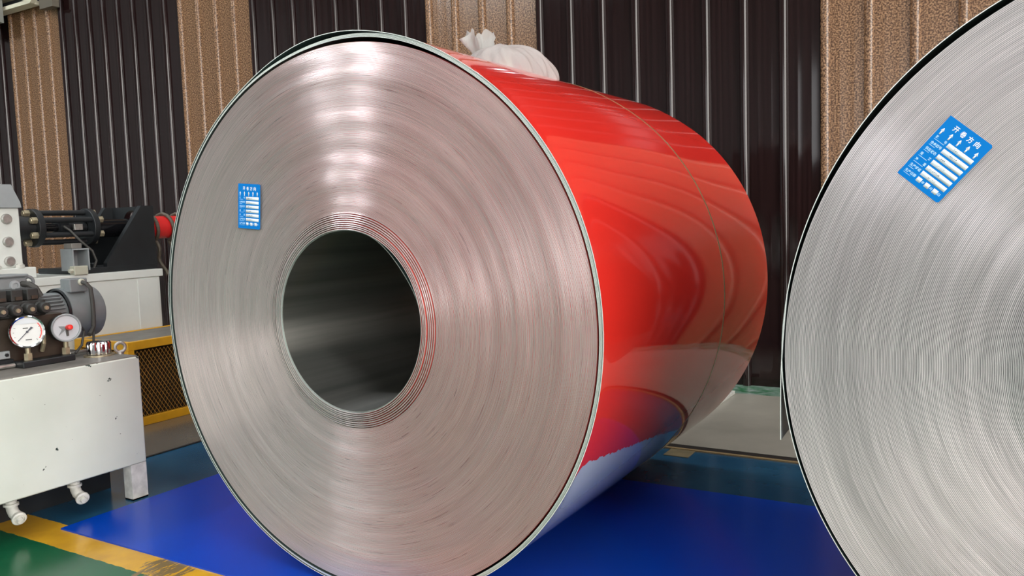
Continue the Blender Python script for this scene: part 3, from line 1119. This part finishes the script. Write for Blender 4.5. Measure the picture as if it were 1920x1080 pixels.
# gauges
def gauge(name, c, nrm, r, body_m, bezel_m, dial_m, label, kind):
    c, nrm = Vector(c), Vector(nrm).normalized()
    g = bpy.data.objects.new(name, None)
    col.objects.link(g)
    g.parent = hpu
    g.location = c - hpu.location
    g['label'] = label
    a = Vector((0, 0, 1)).cross(nrm).normalized()       # to the right as seen from in front
    upv = nrm.cross(a)
    MB().lathe(c, nrm, [(0, -0.045), (r * 0.9, -0.045), (r * 0.96, -0.040), (r * 0.96, 0.0)], 40).build('gauge_body', body_m, g)
    MB().lathe(c, nrm, [(r * 0.94, -0.004), (r, 0.0), (r * 1.0, 0.007), (r * 0.95, 0.010), (r * 0.88, 0.008), (r * 0.86, 0.001)], 48).build('bezel', bezel_m, g)
    MB().lathe(c, nrm, [(0, 0.0015), (r * 0.88, 0.0015)], 40).build('dial', dial_m, g)

    def Q(u, v, h=0.003):
        return c + a * (u * r) + upv * (v * r) + nrm * h
    if kind == 1:
        MB().prism([Q(-0.52, -0.50), Q(-0.50, -0.53), Q(0.10, 0.06), Q(0.06, 0.10)], nrm * 0.001).build('needle', M['ink'], g)
        mb = MB()
        mb.prism([Q(0.05, 0.10), Q(0.10, 0.05), Q(0.34, 0.22), Q(0.22, 0.30)], nrm * 0.001)
        mb.cyl(Q(0, 0, 0.002), Q(0, 0, 0.006), r * 0.07, seg=14)
        mb.build('needle_hub', M['ink'], g)
        for k in range(13):
            mb = MB()
            t = R(225 - 270 * k / 12)
            l = 0.10 if k % 3 == 0 else 0.06
            ct, st = math.cos(t), math.sin(t)
            mb.prism([Q(0.76 * ct - 0.012 * st, 0.76 * st + 0.012 * ct), Q(0.76 * ct + 0.012 * st, 0.76 * st - 0.012 * ct),
                      Q((0.76 - l) * ct + 0.012 * st, (0.76 - l) * st - 0.012 * ct), Q((0.76 - l) * ct - 0.012 * st, (0.76 - l) * st + 0.012 * ct)], nrm * 0.0004)
            mb.build('scale_mark', M['rubber'], g)
        MB().prism([Q(-0.22, 0.26), Q(0.06, 0.26), Q(0.06, 0.20), Q(-0.22, 0.20)], nrm * 0.0004).build('print_line', M['rubber'], g)
        MB().prism([Q(-0.12, -0.46), Q(0.22, -0.46), Q(0.22, -0.52), Q(-0.12, -0.52)], nrm * 0.0004).build('print_line', M['rubber'], g)
        mb = MB()
        for k in range(10):
            t0, t1 = R(55 - 9 * k), R(46 - 9 * k)
            mb.prism([Q(0.74 * math.cos(t0), 0.74 * math.sin(t0)), Q(0.80 * math.cos(t0), 0.80 * math.sin(t0)), Q(0.80 * math.cos(t1), 0.80 * math.sin(t1)), Q(0.74 * math.cos(t1), 0.74 * math.sin(t1))], nrm * 0.0004)
        mb.build('red_arc', M['red_cap'], g)
        MB().prism([Q(-0.64, 0.50), Q(0.64, 0.50), Q(0.58, 0.56), Q(0.46, 0.68), Q(0.2, 0.80), Q(-0.2, 0.80), Q(-0.46, 0.68), Q(-0.58, 0.56)], nrm * 0.0006).build('liquid_line', M['dial_grey'], g)
    else:
        MB().prism([Q(-0.08, 0.05), Q(0.12, 0.05), Q(0.10, -0.58), Q(-0.04, -0.58)], nrm * 0.004).build('pointer_arm', M['rubber'], g)
        mb = MB()
        mb.prism([Q(-0.55, -0.5), Q(-0.10, -0.15), Q(-0.10, 0.12), Q(-0.5, 0.16), Q(-0.3, -0.1)], nrm * 0.002)
        mb.build('contact_plate', M['motor'], g)
        mb = MB()
        mb.lathe(Q(0.10, 0.02, 0.004), nrm, [(0.0, 0.032), (0.008, 0.031), (0.0105, 0.026), (0.0095, 0.0)], 20)
        mb.build('setting_knob', M['red_cap'], g)
    # stem and hex
    mb = MB()
    mb.cyl(c - nrm * 0.02 - upv * r * 0.9, Vector((c.x - nrm.x * 0.02, c.y - nrm.y * 0.02, 0.575)), 0.009, seg=12)
    mb.cyl(Vector((c.x - nrm.x * 0.02, c.y - nrm.y * 0.02, 0.575)), Vector((c.x - nrm.x * 0.02, c.y - nrm.y * 0.02, 0.605)), 0.015, seg=6)
    mb.build('stem', M['brass'], g)
    return g


gauge('pressure_gauge', (-1.500, -0.062, 0.686), (0.93, -0.36, 0.06), 0.0595, M['brown'], M['chrome'], M['dial'], 'round white dial gauge with a chrome rim', 1)
gauge('contact_gauge', (-1.505, 0.086, 0.681), (0.97, -0.22, 0.10), 0.0535, M['black_matt'], M['grey_cap'], M['dial_grey'], 'dial gauge with a red knob', 2)
MB().box((-1.545, -0.098, TZ1 + 0.004), (-1.475, 0.098, 0.580), bev=0.003).build('gauge_block', M['black'], hpu)
# suction pipe lying on the tank top
MB().tube([(-1.53, -0.9, 0.568), (-1.53, -0.10, 0.568)], 0.008, 10).build('steel_pipe', M['steel'], hpu)
mb = MB().tube([(-1.56, 0.10, 0.572), (-1.57, 0.16, 0.572), (-1.60, 0.26, 0.572)], 0.006, 10)
mb.torus((-1.565, 0.125, 0.572), (0, 1, 0), 0.009, 0.004, 16, 8)
mb.build('return_pipe', M['steel'], hpu)

# valve manifold with four knobs
man = MB().box((-1.70, -0.50, 0.735), (-1.555, 0.045, 0.795), bev=0.004).build('valve_manifold', M['black_matt'], hpu, label='black cast valve manifold')
for k in range(6):
    y = 0.022 - 0.0515 * k
    mb = MB().lathe((-1.56, y, 0.765), (1, 0, 0), [(0.026, 0.0), (0.026, 0.012), (0.021, 0.016), (0.021, 0.042), (0.018, 0.047), (0.0, 0.047)], 14)
    mb.build('valve_knob', M['black_matt'], man)
    MB().lathe((-1.513, y, 0.765), (1, 0, 0), [(0.0085, 0), (0.0075, 0.006), (0, 0.006)], 10).build('knob_screw', M['brass'], man)
for k in range(5):
    y = 0.006 - 0.0575 * k
    mb = MB().box((-1.65, y - 0.021, 0.795), (-1.565, y + 0.021, 0.838), bev=0.003)
    mb.cyl((-1.61, y - 0.027, 0.808), (-1.61, y + 0.027, 0.808), 0.012, seg=12)
    mb.build('solenoid_coil', M['black_matt'], man)
    MB().box((-1.563, y - 0.010, 0.800), (-1.556, y + 0.012, 0.812)).build('solenoid_plug', M['brown'], man)
MB().box((-1.69, -0.30, TZ1 + 0.004), (-1.58, 0.12, 0.735), bev=0.003).build('pump_block', M['brown'], hpu)
pl = MB().box((-1.58, -0.185, 0.590), (-1.562, -0.095, 0.618), bev=0.002).build('clamp_plate', M['grey_cap'], hpu)
for y in (-0.17, -0.108):
    mb = MB(); hexnut(mb, (-1.562, y, 0.604), (1, 0, 0), 0.007, 0.005)
    mb.build('bolt', M['black'], pl)
MB().box((-1.60, -0.30, TZ1 + 0.004), (-1.56, -0.085, 0.587), bev=0.002).build('pump_foot', M['black'], hpu)
MB().tube([(-1.56, 0.02, 0.60), (-1.545, 0.02, 0.63), (-1.55, 0.025, 0.66)], 0.008).build('pipe_stub', M['brass'], hpu)

# motor
mot = bpy.data.objects.new('electric_motor', None)
col.objects.link(mot)
mot.parent = hpu
mot.location = Vector((-1.76, 0.1, TZ1)) - hpu.location
mot['label'] = 'grey finned electric motor'
MC = Vector((-1.76, 0, 0.712))
RM = 0.107
MB().lathe(MC + Vector((0, 0.205, 0)), (0, 1, 0), [(RM * 0.9, 0), (RM, 0.002), (RM, 0.128), (RM * 0.965, 0.144), (RM * 0.86, 0.153), (0, 0.153)], 64).build('fan_cover', M['motor'], mot)
MB().lathe(MC + Vector((0, 0.195, 0)), (0, 1, 0), [(RM * 0.97, 0), (RM * 0.97, 0.012)], 64).build('cover_gap', M['black'], mot)
MB().cyl(MC + Vector((0, -0.16, 0)), MC + Vector((0, 0.2, 0)), RM * 0.84, seg=48).build('motor_body', M['motor'], mot)
for k in range(40):
    t = 2 * PI * k / 40
    if 60 < math.degrees(t) < 120:
        continue
    d = Vector((math.cos(t), 0, math.sin(t)))
    s = Vector((-math.sin(t), 0, math.cos(t))) * 0.0028
    p0 = MC + d * (RM * 0.82)
    p1 = MC + d * (RM * 0.98)
    MB().prism([p0 - s + Vector((0, -0.13, 0)), p0 + s + Vector((0, -0.13, 0)), p1 + s * 0.7 + Vector((0, -0.13, 0)), p1 - s * 0.7 + Vector((0, -0.13, 0))], (0, 0.315, 0)).build('cooling_fin', M['motor'], mot)
MB().lathe(MC + Vector((0, -0.16, 0)), (0, -1, 0), [(RM * 0.9, -0.03), (RM, -0.02), (RM, 0.0), (RM * 0.6, 0.012), (0, 0.012)], 48).build('end_shield', M['motor'], mot)
MB().box((-1.83, -0.10, TZ1 + 0.004), (-1.69, 0.14, 0.615), bev=0.004).build('motor_foot', M['motor'], mot)
tb = MB().box((-1.80, -0.095, 0.805), (-1.685, 0.055, 0.878), bev=0.006).build('terminal_box', M['motor'], mot)
MB().box((-1.805, -0.10, 0.878), (-1.68, 0.06, 0.889), bev=0.004).build('terminal_box_lid', M['motor'], tb)
MB().lathe((-1.686, 0.005, 0.848), (1, 0, 0), [(0.020, 0), (0.018, 0.008), (0.010, 0.009), (0.010, 0.004), (0, 0.004)], 20).build('cable_entry', M['grey_cap'], tb)
MB().tube([(-1.69, 0.035, 0.852), (-1.66, 0.045, 0.850), (-1.645, 0.06, 0.835), (-1.64, 0.075, 0.80)], 0.012).build('motor_cable', M['rubber'], mot)
MB().torus((-1.74, 0.085, 0.855), (1, -0.2, 0), 0.020, 0.0065, 24, 10).build('lifting_eye', M['motor'], mot)
MB().cyl((-1.74, 0.085, 0.80), (-1.74, 0.085, 0.838), 0.010, seg=12).build('eye_shank', M['motor'], mot)
MB().box((-1.668, 0.03, 0.795), (-1.64, 0.075, 0.812), bev=0.002).build('name_tag', M['steel'], mot)
jb = MB().box((-1.745, 0.215, 0.80), (-1.675, 0.290, 0.856), bev=0.004).build('junction_box', M['motor'], mot)
MB().lathe((-1.676, 0.262, 0.840), (1, 0, 0), [(0.014, -0.002), (0.014, 0.007), (0.010, 0.011), (0, 0.011)], 16).build('cable_gland', M['beige'], jb)
MB().tube([(-1.668, 0.262, 0.840), (-1.650, 0.268, 0.834), (-1.640, 0.279, 0.815), (-1.640, 0.283, 0.76), (-1.638, 0.282, 0.70), (-1.634, 0.276, 0.655), (-1.60, 0.235, 0.63)], 0.0085, 10).build('supply_cable', M['rubber'], mot)
MB().tube([(-1.634, 0.276, 0.655), (-1.60, 0.25, 0.59), (-1.57, 0.22, 0.565)], 0.005, 8).build('earth_wire', M['rubber'], mot)
MB().tube([(-1.52, 0.125, 0.665), (-1.54, 0.165, 0.675), (-1.56, 0.19, 0.655), (-1.55, 0.17, 0.60), (-1.53, 0.13, 0.575)], 0.005, 8).build('gauge_wire', M['rubber'], hpu)

# filler cap and eye bolt
fc = MB().lathe((-1.492, 0.203, TZ1 + 0.004), (0, 0, 1), [(0.0, 0.0), (0.056, 0.0), (0.056, 0.005), (0.044, 0.006)], 40).build('filler_flange', M['brass'], hpu)
mb = MB()
seg = 64
prof = [(0.042, 0.006), (0.044, 0.010), (0.045, 0.048), (0.041, 0.056), (0.0, 0.058)]
for r, h in prof:
    for i in range(seg):
        t = 2 * PI * i / seg
        rr = r - (0.0028 if (i % 4 == 0 and r > 0.04) else 0)
        mb.v.append(Vector((-1.492 + rr * math.cos(t), 0.203 + rr * math.sin(t), TZ1 + 0.004 + h)))
for j in range(len(prof) - 1):
    for i in range(seg):
        k = (i + 1) % seg
        mb.f.append((j * seg + i, j * seg + k, (j + 1) * seg + k, (j + 1) * seg + i)); mb.mi.append(0); mb.sm.append(True)
mb.build('filler_cap', M['chrome'], hpu, label='chrome ribbed filler cap', sharp=25)
MB().torus((-1.445, 0.262, TZ1 + 0.030), (1, -0.35, 0), 0.0185, 0.0065, 24, 10).build('eye_bolt', M['steel'], hpu)
MB().cyl((-1.445, 0.262, TZ1), (-1.445, 0.262, TZ1 + 0.012), 0.012, seg=12).build('eye_bolt_collar', M['steel'], hpu)

# ------------------------------------------------------------------ machine on the white base behind
mach = empty('tension_cylinder_machine', (-3.1, 0.8, FZ), 'white machine base carrying a black rod coupling and black bracket', 'machine')
BX0, BX1, BY0, BY1, BZ = -3.45, -2.90, -0.6, 1.512, 0.808
base = MB().box((BX0, BY0, FZ), (BX1, BY1, BZ - 0.045), bev=0.004).build('base_cabinet', M['white'], mach)
MB().box((BX0 - 0.01, BY0, BZ - 0.045), (BX1 + 0.008, BY1 + 0.02, BZ), bev=0.003).build('base_top', M['white'], mach)
mb = MB()
y0, y1, z0, z1 = 1.355, 1.495, 0.30, 0.755
mb.box((BX1 - 0.002, y0, z0), (BX1 + 0.006, y1, z1), bev=0.003)
mb.build('cover_panel', M['white'], base)
# white column at the left with bolts
colm = MB().box((-3.38, -0.4, 0.868), (-2.95, 0.726, 1.187), bev=0.004).build('bearing_column', M['white'], mach)
for z in (1.128, 1.008, 0.905):
    mb = MB()
    mb.lathe((-2.95, 0.655, z), (1, 0, 0), [(0.027, 0), (0.027, 0.012), (0.022, 0.018), (0, 0.018)], 12)
    mb.build('bolt_head', M['steel'], colm)
MB().prism([(-3.38, 0.730, 1.187), (-3.38, 0.726, 1.215), (-3.38, 0.685, 1.308), (-3.38, -0.4, 1.308), (-3.38, -0.4, 1.187)], (0.45, 0, 0)).build('column_cap', M['grey_cap'], mach)
cf = MB().box((-3.40, -0.4, BZ + 0.002), (-2.915, 0.775, 0.868), bev=0.004).build('column_flange', M['white'], mach)
for y in (0.58, 0.70):
    mb = MB(); hexnut(mb, (-2.932, y, 0.868), (0, 0, 1), 0.024, 0.016)
    mb.build('flange_bolt', M['white_dirty'], cf)

# rod coupling: two round plates joined by tie rods
AX, AZ = -3.12, 1.078
coup = bpy.data.objects.new('rod_coupling', None)
col.objects.link(coup)
coup.parent = mach
coup.location = Vector((AX, 1.0, AZ)) - mach.location
coup['label'] = 'black coupling of two round plates and tie rods'
for y in (0.868, 1.190):
    MB().lathe((AX, y, AZ), (0, 1, 0), [(0.035, 0), (0.105, 0), (0.108, 0.003), (0.108, 0.033), (0.105, 0.036), (0.035, 0.036)], 48, close=True).build('flange_plate', M['black'], coup)
MB().cyl((AX, 0.72, AZ), (AX, 0.87, AZ), 0.068, seg=32).build('cylinder_head', M['black'], coup)
for k in range(6):
    t = R(30 + 60 * k)
    x, z = AX + 0.083 * math.cos(t), AZ + 0.083 * math.sin(t)
    MB().cyl((x, 0.86, z), (x, 1.215, z), 0.0155, seg=16).build('tie_rod', M['black'], coup)
    for y, s in ((0.868, -1), (1.226, 1)):
        mb = MB(); hexnut(mb, (x, y, z), (0, s, 0), 0.020, 0.030)
        mb.build('hex_nut', M['brass'], coup)
MB().cyl((AX, 0.87, AZ), (AX, 1.02, AZ), 0.024, seg=20).build('piston_rod', M['black_gloss'], coup)
MB().lathe((AX, 1.02, AZ), (0, 1, 0), [(0, 0), (0.05, 0.0), (0.05, 0.05), (0.03, 0.06), (0.03, 0.17)], 28).build('load_sensor', M['black'], coup)
MB().box((AX + 0.045, 1.09, AZ - 0.018), (AX + 0.065, 1.14, AZ + 0.018), bev=0.002).build('sensor_plug', M['steel'], coup)
MB().cyl((AX, 1.22, AZ - 0.01), (AX, 1.60, AZ - 0.01), 0.055, seg=36).build('main_shaft', M['black_gloss'], coup)
MB().tube([(AX + 0.06, 1.03, AZ + 0.005), (AX + 0.085, 1.05, AZ - 0.02), (AX + 0.11, 1.09, AZ - 0.08), (AX + 0.13, 1.145, AZ - 0.14), (AX + 0.14, 1.16, AZ - 0.20), (AX + 0.15, 1.13, AZ - 0.25), (AX + 0.16, 1.06, AZ - 0.262)], 0.007, 8).build('sensor_cable', M['rubber'], coup)

# black bracket: base plate, end plate with a hole, two gussets
br = bpy.data.objects.new('bearing_bracket', None)
col.objects.link(br)
br.parent = mach
br.location = Vector((AX, 1.4, BZ)) - mach.location
br['label'] = 'black welded bracket with sloping gussets'
MB().box((-3.36, 1.03, BZ + 0.001), (-2.945, 1.52, BZ + 0.032), bev=0.002).build('base_plate', M['black'], br)
# end plate with round hole
mb = MB()
hole = []
ns = 40
outer = [(-3.34, 1.195), (-2.955, 1.195), (-2.955, BZ + 0.032), (-3.34, BZ + 0.032)]
for i in range(ns):
    t = 2 * PI * i / ns
    hx, hz = AX + 0.085 * math.cos(t), AZ + 0.01 + 0.085 * math.sin(t)
    dx, dz = math.cos(t), math.sin(t)
    k = min((( -2.955 - AX) / dx) if dx > 1e-6 else ((-3.34 - AX) / dx) if dx < -1e-6 else 1e9,
            ((1.195 - AZ - 0.01) / dz) if dz > 1e-6 else ((BZ + 0.032 - AZ - 0.01) / dz) if dz < -1e-6 else 1e9)
    for y in (1.50, 1.535):
        mb.v.append(Vector((hx, y, hz)))
        mb.v.append(Vector((AX + dx * k, y, AZ + 0.01 + dz * k)))
for i in range(ns):
    a0, b0 = 4 * i, 4 * ((i + 1) % ns)
    for q in ((a0, b0, b0 + 1, a0 + 1), (a0 + 2, a0 + 3, b0 + 3, b0 + 2), (a0, a0 + 2, b0 + 2, b0), (a0 + 1, b0 + 1, b0 + 3, a0 + 3)):
        mb.f.append(q); mb.mi.append(0); mb.sm.append(True)
mb.build('end_plate', M['black'], br)
for x in (-2.985, -3.345):
    MB().prism([(x, 1.205, BZ + 0.001), (x, 1.535, BZ + 0.001), (x, 1.535, 1.197), (x, 1.452, 1.197), (x, 1.205, BZ + 0.055)], (0.035, 0, 0)).build('gusset', M['black'], br)
mb = MB(); hexnut(mb, (-3.03, 1.17, BZ + 0.032), (0, 0, 1), 0.022, 0.02)
mb.build('anchor_bolt', M['black'], br)

# grey channel stub and beige box standing on the base
ch = bpy.data.objects.new('channel_support', None)
col.objects.link(ch)
ch.parent = mach
ch.location = Vector((-2.96, 1.0, BZ)) - mach.location
t_ = 0.008
mb = MB()
CX0, CX1, CY0, CY1, CZ0, CZ1 = -3.04, -2.925, 0.985, 1.085, 0.83, 0.955
mb.box((CX0, CY0, CZ0), (CX1, CY0 + t_, CZ1))
mb.box((CX0, CY1 - t_, CZ0), (CX1, CY1, CZ1))
mb.box((CX0, CY0 + t_, CZ1 - t_), (CX1, CY1 - t_, CZ1))
mb.box((CX0, CY0 + t_, CZ0), (CX0 + t_, CY1 - t_, CZ1 - t_))
mb.build('channel', M['grey_cap'], ch)
MB().box((-3.03, 1.0, CZ1), (-2.95, 1.06, CZ1 + 0.03), bev=0.003).build('clamp_block', M['grey_top'], ch)
MB().box((-2.93, 0.965, BZ), (-2.88, 1.045, BZ + 0.05), bev=0.003).build('terminal_block', M['beige'], ch)
mb = MB(); hexnut(mb, (-2.90, 0.965, BZ + 0.025), (0, -1, 0), 0.013, 0.02)
mb.build('cable_gland', M['beige'], ch)

# red pipe beyond the bracket with hoses thrown over it
o = MB()
o.lathe((AX, 1.54, AZ - 0.015), (0, 1, 0), [(0, 0), (0.072, 0.0), (0.072, 1.62), (0, 1.62)], 40)
o = o.build('red_pipe', M['red_plain'], mach, label='red enamelled cylinder barrel')


def loop(y0, y1, ph, sag):
    pts = []
    for k in range(25):
        s = k / 24
        t = R(-160 + 320 * s + ph)
        r = 0.086
        z = AZ - 0.015 + r * math.cos(t)
        x = AX + r * math.sin(t)
        pts.append((x, y0 + (y1 - y0) * s, z))
    x, y, z = pts[-1]
    for k in range(1, 9):
        pts.append((x + 0.05 * k / 8 + 0.02 * math.sin(k), y + 0.003 * k, z - sag * k / 8))
    return pts


for i, (a0, a1, ph, sag) in enumerate(((1.575, 1.635, 0, 0.22), (1.69, 1.75, 14, 0.30), (1.80, 1.85, -10, 0.12))):
    o = MB().tube(loop(a0, a1, ph, sag), 0.011, 10).build('hydraulic_hose', M['hose'])
    tag(o, ['brown braided hose looped over the red barrel nearest the black bracket', 'brown braided hose looped over the red barrel and hanging lowest',
            'brown braided hose looped over the red barrel nearest the red coil'][i], 'hose', 'hoses over the red barrel')

# ------------------------------------------------------------------ yellow mesh guard
GX0, GX1, GY0, GY1, GZ = -2.90 + 0.012, -2.405, 0.935, 2.30, 0.455
grd = empty('mesh_guard', (-2.65, 1.6, FZ), 'yellow machine guard box with expanded metal mesh sides', 'machine guard')
rl = 0.045
MB().box((GX1 - 0.03, GY0, GZ - rl), (GX1, GY1, GZ), bev=0.002).build('top_rail', M['yellow'], grd)
MB().box((GX0, GY0, GZ - rl), (GX1 - 0.03, GY0 + 0.03, GZ), bev=0.002).build('top_rail', M['yellow'], grd)
MB().box((GX0, GY1 - 0.03, GZ - rl), (GX1 - 0.03, GY1, GZ), bev=0.002).build('top_rail', M['yellow'], grd)
MB().box((GX0, GY0 + 0.03, GZ - rl), (GX0 + 0.03, GY1 - 0.03, GZ), bev=0.002).build('top_rail', M['yellow'], grd)
MB().box((GX0 + 0.03, GY0 + 0.03, GZ - 0.012), (GX1 - 0.03, GY1 - 0.03, GZ - 0.004)).build('top_plate', M['grey_top'], grd)
MB().box((GX1 - 0.03, GY0, FZ), (GX1, GY1, 0.040), bev=0.002).build('bottom_rail', M['yellow'], grd)
MB().box((GX0, GY0, FZ), (GX1 - 0.03, GY0 + 0.03, 0.040), bev=0.002).build('bottom_rail', M['yellow'], grd)
for x, y in ((GX1 - 0.035, GY0), (GX0, GY0), (GX1 - 0.035, GY1 - 0.035), (GX0, GY1 - 0.035)):
    MB().box((x, y, 0.040), (x + 0.035, y + 0.035, GZ - rl)).build('post', M['yellow'], grd)
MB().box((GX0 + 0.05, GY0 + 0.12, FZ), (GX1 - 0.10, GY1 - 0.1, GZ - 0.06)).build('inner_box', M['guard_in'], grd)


def mesh_panel(origin, udir, width, height):
    """expanded metal: zigzag strands that meet in diamonds"""
    mb = MB()
    origin, udir = Vector(origin), Vector(udir)
    nrm = udir.cross(Vector((0, 0, 1))).normalized()
    pu, pv = 0.0235, 0.036
    nu, nv = int(width / pu), int(height / (pv / 2))
    hw = 0.0026
    for i in range(nu + 1):
        for k in range(nv):
            for s in (-1, 1):
                u0 = (i + 0.5 * (k % 2)) * pu
                u1 = u0 + s * 0.5 * pu
                v0, v1 = k * pv / 2, (k + 1) * pv / 2
                if max(u0, u1) > width or min(u0, u1) < 0:
                    continue
                a = origin + udir * u0 + Vector((0, 0, v0))
                b = origin + udir * u1 + Vector((0, 0, v1))
                d = (b - a).normalized()
                w = nrm.cross(d) * hw
                n_ = nrm * 0.0022
                mb.add([a - w - n_, a + w + n_, b + w + n_, b - w - n_], [(0, 1, 2, 3)], smooth=False)
                mb.add([a - w - n_ * 1.6, a + w + n_ * 0.4, b + w + n_ * 0.4, b - w - n_ * 1.6], [(3, 2, 1, 0)], smooth=False)
    return mb


mesh_panel((GX1 - 0.010, GY0 + 0.035, 0.040), (0, 1, 0), GY1 - GY0 - 0.07, GZ - rl - 0.04).build('mesh_panel', M['mesh_yellow'], grd, sharp=0, kind='stuff')
mesh_panel((GX0 + 0.035, GY0 + 0.012, 0.040), (1, 0, 0), GX1 - GX0 - 0.07, GZ - rl - 0.04).build('mesh_panel', M['mesh_yellow'], grd, sharp=0, kind='stuff')
